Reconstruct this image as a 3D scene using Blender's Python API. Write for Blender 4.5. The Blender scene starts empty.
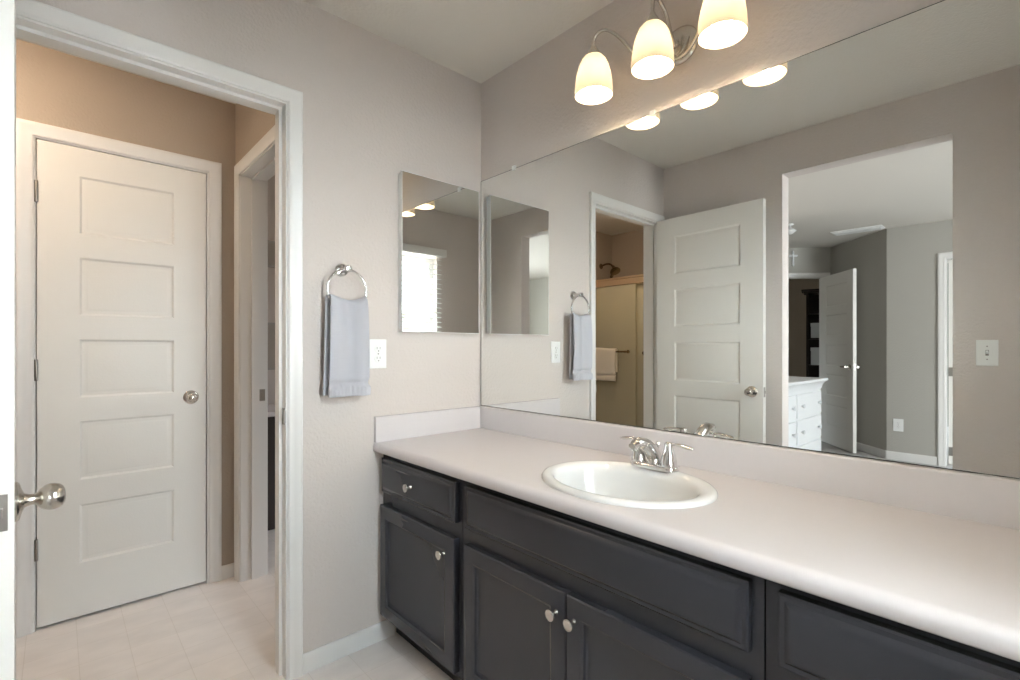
import bpy, bmesh, math, random
from mathutils import Vector, Matrix, Euler
from mathutils.geometry import delaunay_2d_cdt

random.seed(7)
S = bpy.context.scene
C = S.collection
PI = math.pi
R = math.radians

# ------------------------------------------------------------------ camera
cam = bpy.data.cameras.new('camera')
cam.sensor_fit = 'HORIZONTAL'
cam.sensor_width = 36.0
cam.lens = 492.65 / 1020 * 36
cam.shift_y = 7.6 / 1020
cam.clip_start = 0.02
co = bpy.data.objects.new('camera', cam)
C.objects.link(co)
co.location = (0, 0, 1.18)
co.rotation_euler = (PI / 2, 0, -R(42.59))
S.camera = co

# ------------------------------------------------------------------ exposure
vs = S.view_settings
vs.view_transform = 'Standard'
vs.look = 'None'
vs.exposure = 0.34
vs.gamma = 1.0
vs.use_curve_mapping = False

# ------------------------------------------------------------------ world: overcast daylight outside the windows
W = bpy.data.worlds.new('World')
S.world = W
W.use_nodes = True
wn = W.node_tree
wt = wn.nodes.new('ShaderNodeTexCoord')
wx = wn.nodes.new('ShaderNodeSeparateXYZ')
wr = wn.nodes.new('ShaderNodeValToRGB')          # ground and treeline below, overcast sky above
wn.links.new(wt.outputs['Generated'], wx.inputs[0])
wn.links.new(wx.outputs['Z'], wr.inputs['Fac'])
wr.color_ramp.elements[0].position = 0.17
wr.color_ramp.elements[0].color = (0.045, 0.048, 0.042, 1)
wr.color_ramp.elements[1].position = 0.25
wr.color_ramp.elements[1].color = (0.80, 0.90, 1.0, 1)
wn.links.new(wr.outputs['Color'], wn.nodes['Background'].inputs[0])
wn.nodes['Background'].inputs[1].default_value = 6.0


def area(name, loc, rot, sx, sy, power, col):
    l = bpy.data.lights.new(name, 'AREA')
    l.shape = 'RECTANGLE'
    l.size, l.size_y = sx, sy
    l.energy = power
    l.color = col
    o = bpy.data.objects.new(name, l)
    C.objects.link(o)
    o.location = loc
    o.rotation_euler = rot
    return o


# daylight standing outside the bathroom window, the bedroom windows and the hall
area('bathroom_window_daylight', (0.72, -1.15, 2.25), (R(62), 0, 0), 2.0, 1.5, 345, (0.76, 0.88, 1.0))
area('ground_bounce_daylight', (0.72, -1.0, 0.62), (R(128), 0, 0), 1.8, 1.0, 540, (0.97, 0.95, 0.94))
area('bedroom_window_daylight', (-1.10, -3.36, 1.5), (R(90), 0, 0), 1.5, 1.7, 172, (0.90, 0.95, 1.0))

# ------------------------------------------------------------------ materials


def srgb(r, g, b):
    def f(c):
        c /= 255
        return c / 12.92 if c <= 0.04045 else ((c + 0.055) / 1.055) ** 2.4
    return (f(r), f(g), f(b), 1)


def mat(name, col, rough=0.5, metal=0.0, spec=0.5, bump=None, var=None, emit=None):
    """bump=(scale, distance, detail); var=(scale, amount) mottles the colour."""
    m = bpy.data.materials.new(name)
    m.use_nodes = True
    nt = m.node_tree
    p = nt.nodes['Principled BSDF']
    p.inputs['Base Color'].default_value = col
    p.inputs['Roughness'].default_value = rough
    p.inputs['Metallic'].default_value = metal
    p.inputs['Specular IOR Level'].default_value = spec
    tc = nt.nodes.new('ShaderNodeTexCoord')
    if bump:
        n = nt.nodes.new('ShaderNodeTexNoise')
        n.inputs['Scale'].default_value = bump[0]
        n.inputs['Detail'].default_value = bump[2]
        nt.links.new(tc.outputs['Object'], n.inputs['Vector'])
        b = nt.nodes.new('ShaderNodeBump')
        b.inputs['Distance'].default_value = bump[1]
        b.inputs['Strength'].default_value = 1.0
        nt.links.new(n.outputs['Fac'], b.inputs['Height'])
        nt.links.new(b.outputs['Normal'], p.inputs['Normal'])
    if var:
        n = nt.nodes.new('ShaderNodeTexNoise')
        n.inputs['Scale'].default_value = var[0]
        n.inputs['Detail'].default_value = 4
        nt.links.new(tc.outputs['Object'], n.inputs['Vector'])
        mp = nt.nodes.new('ShaderNodeMapRange')
        mp.inputs['To Min'].default_value = 1 - var[1]
        mp.inputs['To Max'].default_value = 1 + var[1]
        nt.links.new(n.outputs['Fac'], mp.inputs['Value'])
        mx = nt.nodes.new('ShaderNodeVectorMath')
        mx.operation = 'SCALE'
        mx.inputs[0].default_value = col[:3]
        nt.links.new(mp.outputs['Result'], mx.inputs['Scale'])
        nt.links.new(mx.outputs['Vector'], p.inputs['Base Color'])
    if emit:
        p.inputs['Emission Color'].default_value = emit[0]
        p.inputs['Emission Strength'].default_value = emit[1]
    return m


M = {}
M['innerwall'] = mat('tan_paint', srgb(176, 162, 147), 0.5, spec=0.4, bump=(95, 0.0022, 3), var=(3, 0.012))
M['wall'] = mat('greige_paint', srgb(208, 199, 193), 0.62, spec=0.35, bump=(95, 0.0022, 3), var=(3, 0.012))
M['ceiling'] = mat('ceiling_paint', srgb(224, 219, 211), 0.8, spec=0.2, bump=(80, 0.0022, 3))
M['bedwall'] = mat('grey_bedroom_paint', srgb(180, 177, 169), 0.7, spec=0.3, bump=(95, 0.002, 3))
M['trim'] = mat('white_trim_paint', srgb(229, 227, 224), 0.32, spec=0.45)
M['door'] = mat('white_door_paint', srgb(232, 229, 223), 0.38, spec=0.4, bump=(160, 0.0003, 2))
M['counter'] = mat('pale_counter', srgb(212, 206, 206), 0.26, spec=0.45, var=(60, 0.012))
M['cab'] = mat('espresso_wood', srgb(51, 52, 58), 0.25, spec=0.5, var=(7, 0.10))
M['cabin'] = mat('cabinet_inside', srgb(40, 36, 34), 0.6)
M['toe'] = mat('dark_toe_kick', srgb(30, 28, 28), 0.6)
M['porcelain'] = mat('white_porcelain', srgb(228, 227, 225), 0.08, spec=0.6)
M['chrome'] = mat('polished_chrome', srgb(228, 227, 226), 0.15, metal=1.0)
M['pewter'] = mat('pale_pewter', srgb(212, 214, 216), 0.4)
M['nickel'] = mat('brushed_nickel', srgb(205, 200, 192), 0.24, metal=1.0)
M['satin'] = mat('satin_steel', srgb(170, 166, 160), 0.35, metal=1.0)
M['bronze'] = mat('aged_brass', srgb(150, 128, 100), 0.25, metal=1.0)
M['gold'] = mat('pale_gold_frame', srgb(214, 190, 160), 0.35, metal=0.8)
M['plate'] = mat('white_plastic', srgb(240, 240, 238), 0.3)
M['slot'] = mat('grey_slot', srgb(140, 136, 130), 0.6)
M['towel'] = mat('white_terry', srgb(206, 206, 213), 0.95, spec=0.1, bump=(620, 0.004, 2))
M['cream_towel'] = mat('cream_terry', srgb(240, 230, 214), 0.95, spec=0.1, bump=(500, 0.004, 2))
M['carpet'] = mat('grey_carpet', srgb(196, 194, 192), 0.95, spec=0.1, bump=(300, 0.006, 3), var=(12, 0.05))
M['dresser'] = mat('white_lacquer', srgb(225, 227, 228), 0.3)
M['darkwood'] = mat('dark_walnut', srgb(44, 32, 28), 0.4, var=(9, 0.2))
M['surround'] = mat('beige_acrylic', srgb(222, 212, 186), 0.25)
M['mirror_edge'] = mat('mirror_edge', srgb(74, 78, 74), 0.3)
M['rubber'] = mat('dark_gap', srgb(24, 24, 26), 0.7)
M['picture'] = mat('grey_picture', srgb(168, 160, 150), 0.5)
M['brownwall'] = mat('hall_paint', srgb(188, 176, 160), 0.7, bump=(95, 0.002, 3))

m = mat('silvered_glass', (0.90, 0.915, 0.90, 1), 0.0, metal=1.0)
M['mirror'] = m

# vinyl floor in large tiles, mottled
m = bpy.data.materials.new('vinyl_tile')
m.use_nodes = True
nt = m.node_tree
p = nt.nodes['Principled BSDF']
p.inputs['Roughness'].default_value = 0.38
tc = nt.nodes.new('ShaderNodeTexCoord')
mp = nt.nodes.new('ShaderNodeMapping')
mp.inputs['Location'].default_value = (0.0924, 0.0064, 0)
nt.links.new(tc.outputs['Object'], mp.inputs['Vector'])
br = nt.nodes.new('ShaderNodeTexBrick')
br.offset = 0.0
br.inputs['Color1'].default_value = srgb(243, 236, 232)
br.inputs['Color2'].default_value = srgb(239, 232, 228)
br.inputs['Mortar'].default_value = srgb(229, 221, 215)
br.inputs['Scale'].default_value = 1.0
br.inputs['Brick Width'].default_value = 0.1524
br.inputs['Row Height'].default_value = 0.1524
br.inputs['Mortar Size'].default_value = 0.0013
br.inputs['Mortar Smooth'].default_value = 0.3
nt.links.new(mp.outputs['Vector'], br.inputs['Vector'])
mp2 = nt.nodes.new('ShaderNodeMapping')
mp2.inputs['Rotation'].default_value = (0, 0, R(38))
mp2.inputs['Scale'].default_value = (4.0, 9.0, 1)
nt.links.new(tc.outputs['Object'], mp2.inputs['Vector'])
nz = nt.nodes.new('ShaderNodeTexNoise')
nz.inputs['Scale'].default_value = 1.6
nz.inputs['Detail'].default_value = 6
nt.links.new(mp2.outputs['Vector'], nz.inputs['Vector'])
mr = nt.nodes.new('ShaderNodeMapRange')
mr.inputs['To Min'].default_value = 0.86
mr.inputs['To Max'].default_value = 1.10
nt.links.new(nz.outputs['Fac'], mr.inputs['Value'])
mx = nt.nodes.new('ShaderNodeVectorMath')
mx.operation = 'SCALE'
nt.links.new(br.outputs['Color'], mx.inputs[0])
nt.links.new(mr.outputs['Result'], mx.inputs['Scale'])
nt.links.new(mx.outputs['Vector'], p.inputs['Base Color'])
M['vinyl'] = m


def thin_glass(name, tint, gloss, rough, haze=0.0):
    m = bpy.data.materials.new(name)
    m.use_nodes = True
    nt = m.node_tree
    for n in list(nt.nodes):
        nt.nodes.remove(n)
    out = nt.nodes.new('ShaderNodeOutputMaterial')
    tr = nt.nodes.new('ShaderNodeBsdfTransparent')
    tr.inputs[0].default_value = tint
    gl = nt.nodes.new('ShaderNodeBsdfGlossy')
    gl.inputs['Roughness'].default_value = rough
    mix = nt.nodes.new('ShaderNodeMixShader')
    mix.inputs[0].default_value = gloss
    nt.links.new(tr.outputs[0], mix.inputs[1])
    nt.links.new(gl.outputs[0], mix.inputs[2])
    last = mix
    if haze:
        df = nt.nodes.new('ShaderNodeBsdfDiffuse')
        df.inputs[0].default_value = srgb(228, 218, 198)
        m2 = nt.nodes.new('ShaderNodeMixShader')
        m2.inputs[0].default_value = haze
        nt.links.new(mix.outputs[0], m2.inputs[1])
        nt.links.new(df.outputs[0], m2.inputs[2])
        last = m2
    nt.links.new(last.outputs[0], out.inputs[0])
    return m


M['pane'] = thin_glass('window_glass', (0.95, 0.97, 0.96, 1), 0.05, 0.0)
M['shower_glass'] = thin_glass('shower_glass', (0.86, 0.87, 0.74, 1), 0.05, 0.12, 0.38)


def translucent(name, col, amount, emit=None):
    m = bpy.data.materials.new(name)
    m.use_nodes = True
    nt = m.node_tree
    p = nt.nodes['Principled BSDF']
    p.inputs['Base Color'].default_value = col
    p.inputs['Roughness'].default_value = 0.4
    if emit:
        p.inputs['Emission Color'].default_value = emit[0]
        p.inputs['Emission Strength'].default_value = emit[1]
    t = nt.nodes.new('ShaderNodeBsdfTranslucent')
    t.inputs[0].default_value = col
    mix = nt.nodes.new('ShaderNodeMixShader')
    mix.inputs[0].default_value = amount
    nt.links.new(p.outputs[0], mix.inputs[1])
    nt.links.new(t.outputs[0], mix.inputs[2])
    nt.links.new(mix.outputs[0], nt.nodes['Material Output'].inputs[0])
    return m


WARM = (1.0, 0.80, 0.55, 1)
M['slat'] = translucent('blind_slat', srgb(205, 207, 207), 0.01)
M['shade'] = translucent('frosted_glass', srgb(165, 155, 138), 0.09, (( 1.0, 0.86, 0.64, 1), 0.0))
M['bulb'] = mat('glowing_bulb', (1, 1, 1, 1), 0.4, emit=((1.0, 0.84, 0.62, 1), 125.0))
M['addedlamp'] = mat('added_lamp_glow', (1, 1, 1, 1), 0.4, emit=((1.0, 0.86, 0.70, 1), 7.0))  # glow of the two added, unseen lamps in hall and side room
M['flush'] = mat('glowing_opal_glass', (1, 1, 1, 1), 0.4, emit=((1.0, 0.80, 0.60, 1), 42.0))

# ------------------------------------------------------------------ mesh helpers


class MB:
    def __init__(s):
        s.v, s.f, s.m = [], [], []

    def add(s, verts, faces, mi=0):
        o = len(s.v)
        s.v += [Vector(v) for v in verts]
        s.f += [tuple(i + o for i in f) for f in faces]
        s.m += [mi] * len(faces)
        return s

    def box(s, a, b, mi=0):
        x0, y0, z0 = (min(a[i], b[i]) for i in range(3))
        x1, y1, z1 = (max(a[i], b[i]) for i in range(3))
        return s.add([(x0, y0, z0), (x1, y0, z0), (x1, y1, z0), (x0, y1, z0), (x0, y0, z1), (x1, y0, z1), (x1, y1, z1), (x0, y1, z1)],
                     [(0, 3, 2, 1), (4, 5, 6, 7), (0, 1, 5, 4), (1, 2, 6, 5), (2, 3, 7, 6), (3, 0, 4, 7)], mi)

    def rings(s, rings, closed=True, cap0=True, cap1=True, mi=0):
        """skin a list of equal-length vertex rings."""
        n = len(rings[0])
        v = [p for r in rings for p in r]
        f = []
        for i in range(len(rings) - 1):
            for k in range(n if closed else n - 1):
                k2 = (k + 1) % n
                f.append((i * n + k, i * n + k2, (i + 1) * n + k2, (i + 1) * n + k))
        if cap0:
            f.append(tuple(reversed(range(n))))
        if cap1:
            f.append(tuple((len(rings) - 1) * n + k for k in range(n)))
        return s.add(v, f, mi)

    def lathe(s, prof, origin=(0, 0, 0), axis=(0, 0, 1), n=24, cap0=True, cap1=True, mi=0, sx=1, sy=1):
        """prof = [(r, h)...] turned around axis through origin."""
        a = Vector(axis).normalized()
        q = Vector((0, 0, 1)).rotation_difference(a)
        o = Vector(origin)
        rs = []
        for r, h in prof:
            r = max(r, 1e-5)
            rs.append([o + q @ Vector((sx * r * math.cos(2 * PI * k / n), sy * r * math.sin(2 * PI * k / n), h)) for k in range(n)])
        return s.rings(rs, True, cap0, cap1, mi)

    def tube(s, pts, rad, n=12, mi=0, cap=True, flat=1.0):
        pts = [Vector(p) for p in pts]
        if not hasattr(rad, '__len__'):
            rad = [rad] * len(pts)
        rs = []
        t0 = (pts[1] - pts[0]).normalized()
        up = Vector((0, 0, 1)) if abs(t0.z) < 0.9 else Vector((1, 0, 0))
        u = (up - t0 * up.dot(t0)).normalized()
        for i, p in enumerate(pts):
            t = (pts[min(i + 1, len(pts) - 1)] - pts[max(i - 1, 0)]).normalized()
            u = (u - t * u.dot(t)).normalized()
            w = t.cross(u)
            rs.append([p + (u * math.cos(2 * PI * k / n) * flat + w * math.sin(2 * PI * k / n)) * rad[i] for k in range(n)])
        return s.rings(rs, True, cap, cap, mi)

    def torus(s, c, R0, r, normal=(0, 1, 0), n=48, k=12, mi=0):
        q = Vector((0, 0, 1)).rotation_difference(Vector(normal).normalized())
        c = Vector(c)
        v, f = [], []
        for i in range(n):
            a = 2 * PI * i / n
            for j in range(k):
                b = 2 * PI * j / k
                v.append(c + q @ Vector(((R0 + r * math.cos(b)) * math.cos(a), (R0 + r * math.cos(b)) * math.sin(a), r * math.sin(b))))
                f.append((i * k + j, ((i + 1) % n) * k + j, ((i + 1) % n) * k + (j + 1) % k, i * k + (j + 1) % k))
        return s.add(v, f, mi)

    def xf(s, m):
        s.v = [m @ v for v in s.v]
        return s


def spline(pts, n=8):
    pts = [Vector(p) for p in pts]
    P = [2 * pts[0] - pts[1]] + pts + [2 * pts[-1] - pts[-2]]
    out = []
    for i in range(1, len(P) - 2):
        for k in range(n):
            t = k / n
            a, b, c, d = P[i - 1], P[i], P[i + 1], P[i + 2]
            out.append(0.5 * ((2 * b) + (c - a) * t + (2 * a - 5 * b + 4 * c - d) * t * t + (3 * b - a - 3 * c + d) * t ** 3))
    out.append(pts[-1])
    return out


ORG = {}


def obj(name, mb, mats, parent=None, smooth=32, bevel=0, seg=2, kind=None, org=None):
    me = bpy.data.meshes.new(name)
    o = bpy.data.objects.new(name, me)
    C.objects.link(o)
    if parent is not None:
        org = ORG[parent.name]
        o.parent = parent
        ORG[o.name] = org
    else:
        if org is None:
            xs = [v.x for v in mb.v]; ys = [v.y for v in mb.v]; zs = [v.z for v in mb.v]
            org = Vector(((min(xs) + max(xs)) / 2, (min(ys) + max(ys)) / 2, min(zs)))
        org = Vector(org)
        o.location = org
        ORG[o.name] = org
    me.from_pydata([v - org for v in mb.v], [], mb.f)
    ml = mats if isinstance(mats, (list, tuple)) else [mats]
    for k in ml:
        me.materials.append(M[k])
    me.polygons.foreach_set('material_index', mb.m)
    bm = bmesh.new()
    bm.from_mesh(me)
    bmesh.ops.remove_doubles(bm, verts=bm.verts, dist=1e-6)
    bmesh.ops.recalc_face_normals(bm, faces=bm.faces)
    bm.to_mesh(me)
    bm.free()
    if smooth:
        me.polygons.foreach_set('use_smooth', [True] * len(me.polygons))
        me.set_sharp_from_angle(angle=R(smooth))
    if bevel:
        b = o.modifiers.new('bevel', 'BEVEL')
        b.width = bevel
        b.segments = seg
        b.limit_method = 'ANGLE'
        b.angle_limit = R(40)
        b.harden_normals = False
    if kind:
        o['kind'] = kind
    me.update()
    return o


def tag(o, label, cat, group=None, kind=None):
    o['label'] = label
    o['category'] = cat
    if group:
        o['group'] = group
    if kind:
        o['kind'] = kind
    return o


def thing(name, label, cat, loc=(0, 0, 0), rotz=0, group=None, local=False, kind=None):
    o = bpy.data.objects.new(name, None)
    o.empty_display_size = 0.05
    C.objects.link(o)
    o.location = loc
    o.rotation_euler = (0, 0, rotz)
    ORG[o.name] = Vector((0, 0, 0)) if local else Vector(loc)
    return tag(o, label, cat, group, kind)


def struct(name, mb, mats, label, cat, **kw):
    return tag(obj(name, mb, mats, **kw), label, cat, kind='structure')


# ------------------------------------------------------------------ dimensions
XB, YA = 1.49, 1.825          # mirror wall, doorway wall
XC, XC2 = -0.185, -0.290      # wall with the bedroom opening
YD, YD2 = -0.21, -0.33        # window wall
HC = 2.44
YA2 = 1.94
YL = 2.842                    # wall with the narrow door
XE, XE2 = 0.68, 0.80          # side wall of the inner room
XS, YS = -1.62, 3.30          # shower end

# ------------------------------------------------------------------ floors, ceiling
f = MB().box((-1.74, -0.33, -0.05), (1.61, 3.42, 0)).box((1.61, 1.94, -0.05), (2.2, 3.9, 0)).box((0.80, 3.42, -0.05), (1.61, 3.9, 0))
struct('floor', f, 'vinyl', 'beige mottled vinyl tile floor of the bathroom and inner room', 'floor', smooth=0, org=(0, 0, 0))
f = MB().box((-6.8, -3.4, -0.06), (XC2, 1.825, 0.004)).box((-6.8, 1.825, -0.06), (-1.86, 5.2, 0.004))
f2 = MB().box((XC2, 0.2, -0.02), (XC, 1.2, 0.004))
f.add(f2.v, f2.f)
struct('floor_bedroom', f, 'carpet', 'grey carpet of the bedroom seen in the mirror', 'carpet', smooth=0, org=(0, 0, 0))
f = MB().box((-6.8, -3.6, HC), (2.3, 5.2, HC + 0.1))
struct('ceiling', f, 'ceiling', 'plain pale textured ceiling', 'ceiling', smooth=0, org=(0, 0, 0))

# ------------------------------------------------------------------ walls


def wall(name, o, ux, n, length, thick, holes, matname, label, top=HC):
    """vertical wall from point o along ux; n = direction the thickness grows; holes = [(a0,a1,z0,z1)]."""
    o, ux, n = Vector((*o, 0)), Vector((*ux, 0)).normalized(), Vector((*n, 0)).normalized()
    mb = MB()
    cuts = sorted({0, length, *[h[0] for h in holes], *[h[1] for h in holes]})

    def slab(a0, a1, z0, z1):
        c = []
        for z in (z0, z1):
            for a, t in ((a0, 0), (a1, 0), (a1, thick), (a0, thick)):
                q = o + ux * a + n * t
                c.append((q.x, q.y, z))
        mb.add(c, [(0, 3, 2, 1), (4, 5, 6, 7), (0, 1, 5, 4), (1, 2, 6, 5), (2, 3, 7, 6), (3, 0, 4, 7)])
    for a0, a1 in zip(cuts, cuts[1:]):
        h = [q for q in holes if q[0] <= a0 + 1e-6 and q[1] >= a1 - 1e-6]
        if not h:
            slab(a0, a1, 0, top)
        else:
            z0, z1 = h[0][2], h[0][3]
            if z0 > 0:
                slab(a0, a1, 0, z0)
            if z1 < top:
                slab(a0, a1, z1, top)
    return struct(name, mb, matname, label, 'wall', smooth=0, org=(0, 0, 0))


JT = 0.018   # jamb thickness


def cased_opening(idx, o, ux, n, w, h, depth, label, sides=(1, 1), wid=0.057, stop=0.037, stop_flip=False):
    """jamb, stop and mitred casings. o = bottom corner of the clear opening on the near face, ux along, n points out of the near face."""
    o, ux, n = Vector((*o, 0)), Vector((*ux, 0)).normalized(), Vector((*n, 0)).normalized()
    up = Vector((0, 0, 1))

    def P(a, b, t):
        return o + ux * a + up * b + n * t
    mb = MB()

    def bx(a0, a1, b0, b1, t0, t1):
        mb.add([P(a, b, t) for b in (b0, b1) for a, t in ((a0, t0), (a1, t0), (a1, t1), (a0, t1))],
               [(0, 3, 2, 1), (4, 5, 6, 7), (0, 1, 5, 4), (1, 2, 6, 5), (2, 3, 7, 6), (3, 0, 4, 7)])
    d = depth
    bx(-JT, 0, 0, h + JT, 0.001, -d - 0.001)
    bx(w, w + JT, 0, h + JT, 0.001, -d - 0.001)
    bx(0, w, h, h + JT, 0.001, -d - 0.001)
    if stop:
        s0, s1 = (-stop, -stop - 0.034) if not stop_flip else (-d + stop, -d + stop + 0.034)
        bx(0, 0.011, 0, h, s0, s1)
        bx(w - 0.011, w, 0, h, s0, s1)
        bx(0.011, w - 0.011, h - 0.011, h, s0, s1)
    prof = [(0.006, 0.0), (0.006, 0.008), (0.012, 0.0105), (0.022, 0.009), (0.030, 0.0115), (0.040, 0.015), (0.050, 0.017), (wid - 0.001, 0.0165), (wid + 0.005, 0.013), (wid + 0.006, 0.0)]
    for sgn, on, base in ((1, sides[0], 0), (-1, sides[1], -d)):
        if not on:
            continue
        rs = []
        for ax, az in ((-1, 0), (-1, 1), (1, 1), (1, 0)):
            rs.append([P((-u if ax < 0 else w + u), (h + u if az else 0), base + sgn * t) for u, t in prof])
        mb.rings(rs, True, True, True)
    return struct('trim_%d' % idx, mb, 'trim', label, 'door frame', smooth=28, org=o)


# wall with the doorway (photo's left), continuing as the bedroom's wall behind the dresser
DX0, DX1, DH = -0.115, 0.597, 2.045
wall('wall_back', (-2.4, YA), (1, 0), (0, 1), 4.0, YA2 - YA, [(DX0 - JT + 2.4, DX1 + JT + 2.4, 0, DH + JT)], 'wall', 'greige textured wall with the white framed doorway and the towel ring')
cased_opening(1, (DX0, YA), (1, 0), (0, -1), DX1 - DX0, DH, YA2 - YA, 'white mitred frame of the near doorway beside the towel ring', wid=0.050)
wall('wall_right', (XB, YD2), (0, 1), (1, 0), YA2 - YD2, 0.11, [], 'wall', 'greige wall carrying the wide mirror and the three-lamp light')
wall('wall_left', (XC, YD2), (0, 1), (-1, 0), YA - YD2, XC - XC2, [(0.302 - YD2, 1.054 - YD2, 0, 2.205)], 'wall', 'greige wall with the uncased bedroom opening, seen in the mirror')
WX0, WX1, WZ0, WZ1 = 0.40, 0.93, 0.80, 2.0
wall('wall_front', (XC2, YD), (1, 0), (0, -1), XB + 0.11 - XC2, YD - YD2, [(WX0 - XC2, WX1 - XC2, WZ0, WZ1)], 'wall', 'greige window wall seen in the medicine cabinet mirror')

# inner room
wall('wall_inner_back', (-0.16, YL), (1, 0), (0, 1), XE2 + 0.16, 0.11, [(0.098 - 0.004 - JT, 0.708 + 0.004 + JT, 0, 2.052 + JT)], 'innerwall', 'tan lit wall around the narrow white door')
cased_opening(2, (-0.066, YL), (1, 0), (0, -1), 0.618, 2.052, 0.11, 'white frame around the closed narrow door in the inner room', sides=(1, 0))
wall('wall_inner_right', (XE, YA2), (0, 1), (1, 0), YS + 0.6 - YA2, XE2 - XE, [(2.04 - JT - YA2, 2.742 + JT - YA2, 0, 2.045 + JT)], 'innerwall', 'tan side wall of the inner room with a second white framed doorway')
cased_opening(3, (XE, 2.04), (0, 1), (-1, 0), 0.702, 2.045, XE2 - XE, 'white frame of the side doorway right of the narrow door', stop_flip=True)
wall('wall_linen_side', (-0.16, YL + 0.11), (0, 1), (1, 0), YS - YL - 0.11, 0.1, [], 'innerwall', 'side wall of the closet block in the inner room')
wall('wall_shower_end', (XS - 0.12, YS), (1, 0), (0, 1), XE - XS + 0.12, 0.12, [], 'innerwall', 'tan wall above the shower holding the shower head')
wall('wall_shower_back', (XS, YA2), (0, 1), (-1, 0), YS - YA2, 0.12, [], 'innerwall', 'tan back wall above the shower')
# side room beyond the second doorway
wall('wall_side_back', (XE2, 3.8), (1, 0), (0, 1), 1.4, 0.1, [], 'wall', 'far wall of the side room')
wall('wall_side_right', (2.1, YA2), (0, 1), (1, 0), 1.96, 0.1, [], 'wall', 'right wall of the side room')

# bedroom
XLW = -3.5
Y1 = 1.141
K = Vector((-4.19, 1.8305))
wall('wall_bedroom_west', (XLW, -3.4), (0, 1), (-1, 0), 3.4 + Y1, 0.115, [(3.4 - 0.12 - JT, 3.4 + 0.668 + JT, 0, 2.06 + JT)], 'bedwall', 'pale grey bedroom wall with the outlet, seen in the mirror')
cased_opening(4, (XLW, -0.12), (0, 1), (1, 0), 0.788, 2.06, 0.115, 'white door frame at the right edge of the reflected bedroom', sides=(1, 0), stop=0.0)
wall('wall_bedroom_angled', (XLW, Y1), (K.x - XLW, K.y - Y1), (-1, -1), (K - Vector((XLW, Y1))).length, 0.115, [], 'bedwall', 'shaded angled bedroom wall behind the open bedroom door')
L2 = 2.53
wall('wall_bedroom_door', (K.x, K.y), (1, 1), (-1, 1), L2, 0.115, [(0.075 - JT, 0.875 + JT, 0, 2.06 + JT)], 'bedwall', 'bedroom wall with the white cross above the hall doorway')
s2 = math.sqrt(0.5)
cased_opening(5, (K.x + 0.075 * s2, K.y + 0.075 * s2), (s2, s2), (s2, -s2), 0.80, 2.06, 0.115, 'white door frame under the wall cross in the reflected bedroom', sides=(1, 0), stop=0.0)
wall('wall_bedroom_jog', (-2.4, YA), (0, 1), (1, 0), 3.62 - YA, 0.11, [], 'bedwall', 'short bedroom wall beside the dresser')
wall('wall_bedroom_south', (XLW, -3.2), (1, 0), (0, -1), XC - XLW, 0.12, [(1.75, 3.05, 0.65, 2.2)], 'bedwall', 'bedroom window wall')
wall('wall_bedroom_east', (XC2, -3.2), (0, 1), (1, 0), 3.2 + YD2, 0.1, [], 'bedwall', 'bedroom wall next to the bathroom')
# hall beyond the bedroom door
wall('wall_hall', (-6.6, 3.1), (1, 0.12), (0, 1), 2.9, 0.1, [], 'brownwall', 'dim hall wall beyond the bedroom door')
wall('wall_hall_left', (-6.6, 1.2), (0, 1), (-1, 0), 2.0, 0.1, [], 'brownwall', 'far end wall of the dim hall')
wall('wall_hall_front', (-6.6, 1.2), (1, 0), (0, -1), 2.4, 0.1, [], 'brownwall', 'near wall of the dim hall')

# ------------------------------------------------------------------ baseboards


def baseboard(name, o, ux, n, length, label, h=0.068):
    o, ux, n = Vector((*o, 0)), Vector((*ux, 0)).normalized(), Vector((*n, 0)).normalized()
    prof = [(0, 0), (0.013, 0), (0.013, h - 0.014), (0.011, h - 0.006), (0.006, h), (0, h)]
    mb = MB().rings([[o + ux * a + n * t + Vector((0, 0, z)) for t, z in prof] for a in (0, length)])
    return struct(name, mb, 'trim', label, 'baseboard', smooth=40, org=o)


baseboard('baseboard_back', (DX1 + 0.056, YA), (1, 0), (0, -1), 1.022 - DX1 - 0.056, 'white baseboard between the doorway frame and the dark vanity')
baseboard('baseboard_inner', (0.614, YL), (1, 0), (0, -1), XE - 0.614, 'short white baseboard in the inner room corner')
baseboard('baseboard_left', (XC, YD), (0, 1), (1, 0), 0.302 - YD, 'white baseboard under the light switch wall')
baseboard('baseboard_behind_door', (XC, 1.054), (0, 1), (1, 0), YA - 1.054, 'white baseboard behind the open bathroom door')
baseboard('baseboard_bedroom', (XLW, 0.735), (0, 1), (1, 0), Y1 - 0.735, 'white baseboard below the bedroom outlet', h=0.09)
baseboard('baseboard_angled', (XLW, Y1), (K.x - XLW, K.y - Y1), (1, 1), 0.97, 'white baseboard behind the open bedroom door', h=0.09)

# ------------------------------------------------------------------ panel doors


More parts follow.
